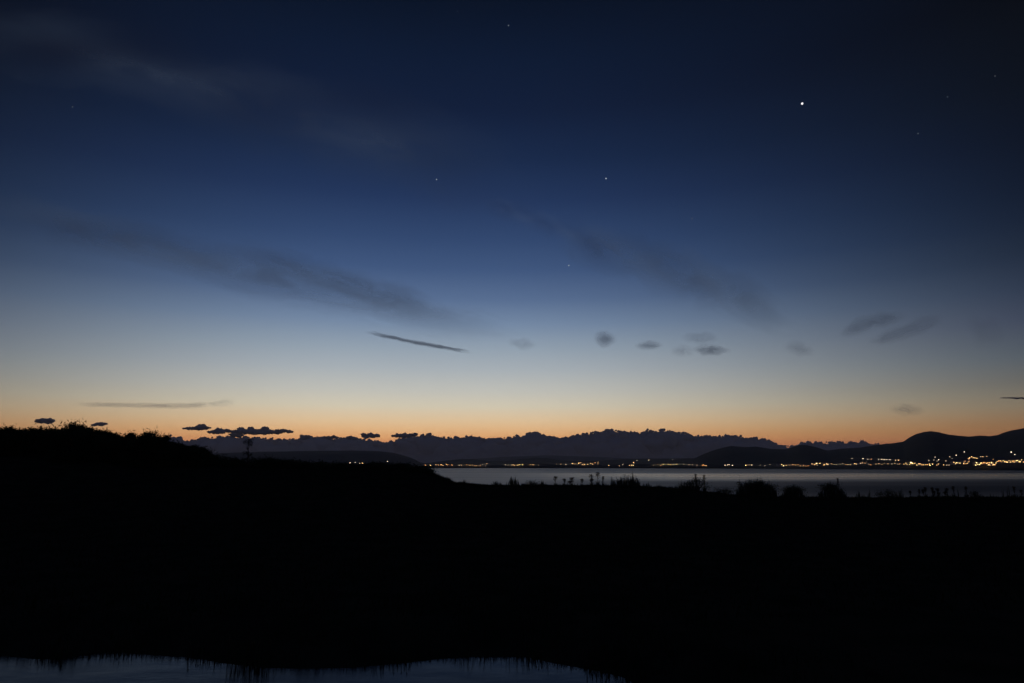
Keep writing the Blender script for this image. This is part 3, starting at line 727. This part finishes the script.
for px, py, w, h, lab in ((441, 465.6, 2.6, 1.1, 'lit house in the tight bright row of the left far town'), (448, 465.6, 3, 1.2, 'long lit house right in the left far town'),
                          (516, 465.6, 3, 1.2, 'lit house in the small middle settlement'), (576, 465, 4, 2, 'wide lit building in the left part of the harbour'),
                          (583, 465, 3.4, 1.7, 'lit building between the harbour lights and the lit tower'), (632, 466, 3.4, 1.5, 'lit house under the second bright knot'),
                          (728, 465.6, 4, 1.2, 'long low lit house below the right headland'), (748, 465.6, 4, 1.3, 'short lit house below the right headland'),
                          (780, 466, 5, 2, 'lit house at the bright left end of the long village'), (816, 465.4, 6, 2.4, 'lit house under the largest yellow light'),
                          (826, 465.4, 5, 2, 'lit house right of the largest yellow light'), (856, 465, 5, 2, 'lit house in the middle of the village road'),
                          (911, 465, 6, 2.8, 'lit house under the big yellow light of the hillside town'), (924, 465.8, 7, 2.4, 'long lit house on the left waterfront of the town'),
                          (957, 464.4, 7, 3, 'lit house in the bright knot left of the town centre'), (966, 463.6, 6, 3, 'lit house on the climbing streets of the town centre'),
                          (980, 465.2, 7, 3, 'lit house at the left of the brilliant waterfront'), (990, 464.8, 7, 3, 'lit house at the right of the brilliant waterfront'),
                          (1003, 463, 7, 3, 'lit house on the level road near the right edge'), (1016, 462.8, 8, 3, 'lit house on the level road at the right edge')):
    house(px, py, w, h, lab, GH)

# ------------------------------------------------------------------ clouds near the horizon: heaps of vapour, real depth, 26 km away
def puffs(name, spots, Yd, label, group=None, depth=1.0, disp=.35, sub=3, base_row=None):
    """spots: (px,row,rx_px,ry_px) lobes"""
    mb = MB(); V0, F0 = ico(1.0, sub); rr = random.Random(len(spots) + int(spots[0][0]))
    for px, row, rx, ry in spots:
        Y = Yd + rr.uniform(-1, 1) * rx / F * Yd * depth
        c = at(px, row, Y); sx = rx / F * Yd; sz = ry / F * Yd; off = Vector((rr.uniform(0, 50), rr.uniform(0, 50), rr.uniform(0, 50)))
        V = []
        for v in V0:
            d = 1 + disp * (noise.fractal(v * 2.2 + off, .8, 2.2, 5))
            V.append((c.x + v.x * sx * d, c.y + v.y * sx * d * .8, c.z + v.z * sz * d))
        mb.add(V, F0)
    root = mb.obj(name, M_cloud, None, True)
    return tag(root, label, 'cloud', group)
def outline_bank(name, prof, Yd, label, step=5.0, seed=1, foot=470, rmin=4, rmax=9):
    rr = random.Random(seed); sp = []
    x = prof[0][0]
    while x < prof[-1][0]:                               # small cauliflower heads on the skyline
        top = float(np.interp(x, [p[0] for p in prof], [p[1] for p in prof]))
        ry = rr.uniform(.8, 2.4); sp.append((x, top + ry * .8 + rr.uniform(-1.6, 1.4), ry * rr.uniform(.9, 1.4), ry))
        x += rr.uniform(.9, 3.2)
    x = prof[0][0]
    while x <= prof[-1][0]:
        top = float(np.interp(x, [p[0] for p in prof], [p[1] for p in prof]))
        ry = min(rr.uniform(2.0, 4.2), max(1.2, (foot - top) / 3)); rx = ry * rr.uniform(1.2, 2.0)
        sp.append((x, top + ry * 1.0 + 1.0, rx, ry))
        y = top + ry * 2
        while y < foot:
            r2 = rr.uniform(rmin, rmax); sp.append((x + rr.uniform(-2, 2), y + r2 * .75, r2 * 1.5, r2)); y += r2 * .8
        x += rr.uniform(.5, 1.1) * step * .6
    return puffs(name, sp, Yd, label, disp=.42, sub=2)
outline_bank('cloud_bank', [(158, 446), (163, 438), (170, 436), (178, 437), (184, 441), (192, 441), (205, 438), (225, 436.5), (245, 437), (262, 438), (275, 438.5), (290, 440), (300, 438.5), (305, 437), (322, 436.5), (330, 439), (345, 438), (355, 438.5), (375, 441), (395, 441.5), (400, 439)],
             27000, 'long dark cloud bank low over the left hedge and headland', seed=2)
outline_bank('cloud_bank', [(398, 440), (405, 437), (415, 436), (430, 434.5), (440, 436.5), (450, 438), (462, 437), (475, 436), (485, 438), (497, 437), (505, 438.5), (517, 436), (522, 438), (529, 433.5), (535, 432), (541, 434.5), (550, 437), (562, 437.3), (572, 437), (580, 434.5), (590, 434),
                            (600, 431), (612, 429.8), (620, 432), (630, 432.5), (640, 433), (646, 429.6), (655, 432), (663, 430), (672, 431), (685, 433.5), (697, 436), (710, 436.8), (725, 435.6), (740, 436.5), (757, 438.5), (768, 440.5), (776, 444), (785, 447)],
             26000, 'biggest dark cloud bank filling the horizon over the town lights', seed=5)
outline_bank('cloud_bank', [(760, 449), (775, 446.5), (790, 447), (802, 443.5), (812, 442.3), (825, 443), (840, 442.5), (850, 443), (858, 441.9), (870, 443), (882, 444.5), (893, 446)], 28500, 'low thin grey cloud bank over the saddle of the right hills', seed=9, step=4)
# detached dark scraps over the bank
rag = random.Random(11)
def scrap(px0, px1, row, th, label, n=None, Yd=24500, lump=None):
    n = n or max(2, int((px1 - px0) / 3.2)); sp = []
    for i in range(n):
        t = (i + .5) / n; e = math.sin(math.pi * min(1, max(0, t))) ** .5
        ry = th * .5 * e * rag.uniform(.7, 1.15); sp.append((px0 + (px1 - px0) * t, row + rag.uniform(-.35, .35) * th * .5, max(ry * 1.6, (px1 - px0) / n * .7), ry))
    for q in (lump or []): sp.append(q)
    for i in range(n * 8):
        b_ = rag.choice(sp[:n]); k_ = rag.uniform(.25, .55) * th * .5; a_ = rag.uniform(0, 6.28)
        sp.append((b_[0] + math.cos(a_) * b_[2] * .95, b_[1] - abs(math.sin(a_)) * b_[3] * rag.uniform(.3, 1.05) * (1 if rag.random() < .75 else -.8), k_ * rag.uniform(.9, 1.8), k_))
    return puffs('small_cloud', sp, Yd, label, 'small dark clouds over the cloud bank', disp=.5, sub=3)
scrap(184, 210, 428.5, 3.4, 'ragged dark cloud with a round hump, left piece of the dark chain', lump=[(201, 427.2, 5, 2.8)])
scrap(209, 228, 431.5, 5, 'dark cloud piece in the middle of the dark chain')
scrap(228, 292, 431.8, 5, 'longest ragged dark cloud at the right of the dark chain', lump=[(241, 429.5, 3.5, 2.4), (251, 429.3, 3.5, 2.6), (265, 428.8, 4, 2.3), (236, 434.5, 7, 2.6)])
scrap(38, 54, 420.6, 5.2, 'small round dark cloud over the left end of the hedge')
scrap(93, 106, 424.6, 3.6, 'small dark cloud peeping over the tallest hedge shrub')
scrap(325, 338, 437.5, 3, 'tiny dark scrap sitting on the left cloud bank'); scrap(349, 356, 438.3, 4, 'tiny round puff sitting on the cloud bank')
scrap(362, 378, 436.3, 5, 'small dark oval cloud over the left cloud bank'); scrap(393, 417, 435.3, 4.4, 'flat dark cloud at the left end of the biggest bank')
scrap(302, 308, 437, 4.5, 'small upright puff on the left cloud bank', n=2)
scrap(1001, 1036, 398.2, 1.6, 'thin dark sliver of cloud at the right edge of the picture', Yd=24000)

# ------------------------------------------------------------------ high thin cloud sheets (cirrus), each lying level at its altitude
def sheet_mat(name, alpha, nscale, soft=.5, contrast=(.35, .7), col=(.95, .94, .98), stretch=1.0, detail=7, radial=False):
    m, nt, out = mat(name); L = nt.links
    uv = nt.nodes.new('ShaderNodeTexCoord'); sp = nt.nodes.new('ShaderNodeSeparateXYZ'); L.new(uv.outputs['UV'], sp.inputs[0])
    def mn(op, a, b=None):
        n = nt.nodes.new('ShaderNodeMath'); n.operation = op
        for i, x in enumerate((a, b)):
            if x is None: continue
            if isinstance(x, (int, float)): n.inputs[i].default_value = x
            else: L.new(x, n.inputs[i])
        return n.outputs[0]
    def mr(v, a, b, c=0., d=1.):
        n = nt.nodes.new('ShaderNodeMapRange'); n.interpolation_type = 'SMOOTHSTEP'
        for i, q in enumerate((a, b, c, d)): n.inputs[i + 1].default_value = q
        L.new(v, n.inputs[0]); return n.outputs[0]
    mp = nt.nodes.new('ShaderNodeMapping'); mp.inputs['Scale'].default_value = (nscale * stretch, nscale, 1); mp.inputs['Location'].default_value = ((len(bpy.data.materials) * 7.3) % 17, 3.3, 0)
    L.new(uv.outputs['UV'], mp.inputs[0])
    nz = nt.nodes.new('ShaderNodeTexNoise'); nz.inputs['Scale'].default_value = 1; nz.inputs['Detail'].default_value = detail; nz.inputs['Roughness'].default_value = .55; nz.inputs['Distortion'].default_value = .4
    L.new(mp.outputs[0], nz.inputs['Vector'])
    v = mn('ABSOLUTE', mn('SUBTRACT', mn('MULTIPLY', sp.outputs['Y'], 2), 1)); u = mn('ABSOLUTE', mn('SUBTRACT', mn('MULTIPLY', sp.outputs['X'], 2), 1))
    nv = mn('ADD', v, mn('MULTIPLY', mn('SUBTRACT', nz.outputs[0], .5), 1.7 if radial else 1.3)); nu = mn('ADD', u, mn('MULTIPLY', mn('SUBTRACT', nz.outputs[0], .5), .6))
    if radial: nv = mn('SQRT', mn('ADD', mn('MULTIPLY', nv, nv), mn('MULTIPLY', u, u))); v = mn('SQRT', mn('ADD', mn('MULTIPLY', v, v), mn('MULTIPLY', u, u)))
    a = mn('MULTIPLY', mr(nv, 1 - soft * 1.6, .85, 1., 0.), mr(nu, .45, .92, 1., 0.))
    a = mn('MULTIPLY', a, mn('MULTIPLY', mr(v, .6, .98, 1., 0.), mr(u, .7, .99, 1., 0.)))
    a = mn('MULTIPLY', a, mr(nz.outputs[0], contrast[0], contrast[1], .45, 1.))
    a = mn('MULTIPLY', a, alpha)
    df = nt.nodes.new('ShaderNodeBsdfDiffuse'); tr = nt.nodes.new('ShaderNodeBsdfTranslucent'); tp = nt.nodes.new('ShaderNodeBsdfTransparent')
    df.inputs[0].default_value = (*col, 1); tr.inputs[0].default_value = (*col, 1)
    nv_ = nt.nodes.new('ShaderNodeCombineXYZ')
    for i, q in enumerate((.12, -.92, -.37)): nv_.inputs[i].default_value = q      # ice haze scatters forward: it takes its light from the glow side
    L.new(nv_.outputs[0], tr.inputs['Normal'])
    nu_ = nt.nodes.new('ShaderNodeCombineXYZ')
    for i, q in enumerate((-.10, .80, -.59)): nu_.inputs[i].default_value = q
    L.new(nu_.outputs[0], df.inputs['Normal'])
    m1 = nt.nodes.new('ShaderNodeMixShader'); L.new(df.outputs[0], m1.inputs[1]); L.new(tr.outputs[0], m1.inputs[2]); m1.inputs[0].default_value = .6
    m2 = nt.nodes.new('ShaderNodeMixShader'); L.new(a, m2.inputs[0]); L.new(tp.outputs[0], m2.inputs[1]); L.new(m1.outputs[0], m2.inputs[2])
    L.new(m2.outputs[0], out.inputs[0]); return m
def sheet(pts, alt, alpha, label, nscale=3, soft=.5, stretch=1.0, contrast=(.35, .7), nu=60, nv=14, billow=.02, group='high thin clouds'):
    """pts: (px,row,halfwidth_px) along the streak; the sheet lies at altitude alt"""
    if nu in (24, 30): nscale *= 1.4; pts = [(a_, b_, c_ * 1.35) for a_, b_, c_ in pts]; soft = .55
    m = sheet_mat('thin_cloud_%d' % (len(bpy.data.materials)), alpha, nscale, soft, contrast, stretch=stretch, radial=(nu in (24, 30)))
    P = np.zeros((nv, nu, 3)); t = np.linspace(0, 1, len(pts)); uu = np.linspace(0, 1, nu)
    X = np.interp(uu, t, [p[0] for p in pts]); Yr = np.interp(uu, t, [p[1] for p in pts]); Wd = np.interp(uu, t, [p[2] for p in pts])
    for _ in range(3):
        for A in (X, Yr): A[1:-1] = (A[:-2] + A[2:] + 2 * A[1:-1]) / 4
    for i in range(nu):
        a = max(0, i - 1); b = min(nu - 1, i + 1); tx, ty = X[b] - X[a], Yr[b] - Yr[a]; l = math.hypot(tx, ty); nx, ny = -ty / l, tx / l
        for j in range(nv):
            s = (j / (nv - 1) * 2 - 1) * Wd[i]; p = at_z(X[i] + nx * s, Yr[i] + ny * s, alt)
            P[j, i] = (p.x, p.y, alt * (1 + billow * .3 * math.sin(i * .35) * math.cos(j * .6)))
    o = grid_mesh('thin_cloud', P, m)
    uvl = o.data.uv_layers.new(name='UVMap'); vi = np.zeros(len(o.data.loops), dtype=np.int32); o.data.loops.foreach_get('vertex_index', vi)
    uvl.data.foreach_set('uv', np.stack([(vi % nu) / (nu - 1), (vi // nu) / (nv - 1)], 1).astype(np.float32).ravel())
    return tag(o, label, 'cloud', group)
sheet([(-160, 10, 45), (0, 38, 50), (120, 62, 55), (240, 100, 60), (350, 130, 72), (460, 165, 64), (600, 210, 44)], 8000, .31, 'widest pale veil of cloud sweeping down from the upper left corner', 3.4, .6, 2.2, contrast=(.4, .62))
sheet([(-160, 165, 40), (0, 208, 34), (70, 226, 30), (140, 244, 32), (210, 262, 34), (280, 280, 34), (350, 296, 32), (420, 311, 30), (490, 326, 24), (560, 342, 14)], 6500, .52, 'long grey streak of cloud descending across the left sky', 3.2, .6, 3.0, contrast=(.38, .62))
sheet([(200, 235, 16), (300, 268, 22), (380, 292, 22), (450, 310, 20)], 6600, .40, 'fainter streak of cloud above the long grey one', 3.5, .6, 2.5, contrast=(.4, .62))
sheet([(540, 225, 24), (600, 248, 34), (680, 272, 42), (745, 300, 34), (820, 340, 18)], 6000, .48, 'broad mauve-grey veil of cloud right of centre', 3, .6, 2.4, contrast=(.38, .62))
sheet([(470, 195, 14), (540, 222, 18), (620, 250, 18)], 7000, .2, 'very faint veil linking the two big streaks', 2, .6, 2)
sheet([(350, 328, 2.6), (385, 336, 3.6), (405, 340.5, 2.6), (430, 345, 3.8), (455, 349.5, 3.2), (482, 354, 1.8)], 4200, .8, 'thin sharp dark sliver of cloud left of centre', 2.6, .55, 3.5, billow=0, contrast=(0, .3))
sheet([(588, 338, 7), (605, 339, 10), (622, 340, 7)], 3500, .80, 'small round smudge of cloud right of centre', 1.6, .6, 1, nu=24, billow=0)
sheet([(628, 346, 4), (649, 345.5, 5), (670, 346, 4)], 3500, .75, 'small flat smudge right of the round one', 1.6, .6, 1.5, nu=24, billow=0)
sheet([(672, 336, 5), (700, 338, 8), (728, 338, 5)], 3500, .38, 'faint smudge over the longest of the flat ones', 1.6, .6, 2, nu=24, billow=0)
sheet([(662, 351, 5), (685, 351, 7), (700, 352, 5)], 3500, .34, 'faint smudge between the two flat smudges', 1.6, .6, 2, nu=24, billow=0)
sheet([(684, 349, 4), (710, 350, 7), (740, 351, 4)], 3500, .9, 'longest flat dark smudge of the middle row', 1.6, .5, 2.5, nu=30, billow=0)
sheet([(832, 337, 6), (860, 326, 13), (885, 319, 13), (915, 314, 6)], 4200, .62, 'upper of the two slanting dark clouds on the right', 1.8, .6, 2, nu=40, billow=0)
sheet([(862, 347, 5), (890, 336, 11), (920, 326, 13), (950, 316, 7)], 4200, .52, 'lower of the two slanting dark clouds on the right', 1.8, .6, 2, nu=40, billow=0)
sheet([(960, 312, 10), (985, 330, 18), (1015, 345, 12)], 4200, .25, 'faint smudge near the right edge', 1.8, .6, 1.5, nu=24, billow=0)
sheet([(775, 344, 6), (800, 349, 8), (822, 354, 5)], 3500, .36, 'faint smudge at the foot of the mauve veil', 1.8, .6, 2, nu=24, billow=0)
sheet([(500, 341, 5), (522, 344, 7), (545, 345, 5)], 3500, .32, 'faint smudge right of the thin sharp sliver', 1.8, .6, 2, nu=24, billow=0)
sheet([(880, 408, 4), (907, 410, 7), (935, 411, 4)], 2600, .42, 'faint flat cloud over the right hills', 1.8, .6, 2, nu=24, billow=0)
sheet([(60, 404, 3), (120, 405, 4), (180, 406, 4.5), (240, 403, 3.5)], 2600, .55, 'long faint flat streak over the left hedge', 2.2, .55, 5, nu=40, billow=0)
sheet([(200, 404, 3), (222, 402.5, 5), (245, 402, 3)], 2600, .3, 'small wisp at the end of the long flat streak', 2.2, .55, 2, nu=24, billow=0)

# ------------------------------------------------------------------ stars and the evening planet
def star(px, row, rpx, col, strength, label, name='star'):
    D = 90000; c = at(px, row, D); d = (c - Vector((0, 0, EYE))).length
    V, Fc = ico(rpx / F * D * (1.15 if rpx < .7 else 1), 2)
    o = obj(name, V, Fc, glow(name + '_light', col, strength), None, True); o.location = c
    tag(o, label, 'star' if name == 'star' else 'planet')
star(802.2, 103.6, 1.15, (1, .97, 1), 1.3, 'brilliant white evening planet high on the right', 'planet')
for px, row, r, s, lab in ((508.5, 25.5, .42, .55, 'small star near the top centre edge'), (457.5, 11.5, .36, .30, 'faint star left of the top centre star'), (436.5, 179.5, .5, .55, 'small star inside the pale veil left of centre'),
                           (606, 178.5, .55, .75, 'clear small star right of centre under the top'), (568.8, 265.5, .5, .75, 'star at the left end of the mauve veil'),
                           (947.5, 97, .42, .35, 'faint star right of the bright planet'), (918, 133.5, .42, .32, 'faint star below right of the bright planet'), (72.5, 107, .42, .22, 'faint star alone in the upper left sky'),
                           (692, 218.5, .42, .32, 'faint star between the mauve veil and the bright planet'), (995, 76, .42, .2, 'faintest star near the right edge')):
    star(px, row, r, (.8, .88, 1), s * .85, lab)
star(484, 384.3, .75, (.9, .95, 1), .75, 'pale low star over the horizon glow left of centre')

# ------------------------------------------------------------------ air
m, nt, out = mat('haze_air')
pv = nt.nodes.new('ShaderNodeVolumePrincipled'); pv.inputs['Color'].default_value = (.95, .88, .84, 1); pv.inputs['Density'].default_value = 8e-5
nt.links.new(pv.outputs[0], out.inputs['Volume'])
hb = 20600
haze = MB().box(-hb, hb, -hb, hb, -3.0, 270).obj('haze', m); tag(haze, 'thin evening haze over the sea and the far hills', 'haze', kind='stuff')

# ------------------------------------------------------------------ render settings
S.view_settings.view_transform = 'Standard'; S.view_settings.look = 'None'; S.view_settings.exposure = 0; S.view_settings.gamma = 1
S.render.engine = 'CYCLES'
S.cycles.max_bounces = 6; S.cycles.transparent_max_bounces = 24; S.cycles.volume_bounces = 1
print('lamps', NL, 'objects', len(S.objects))
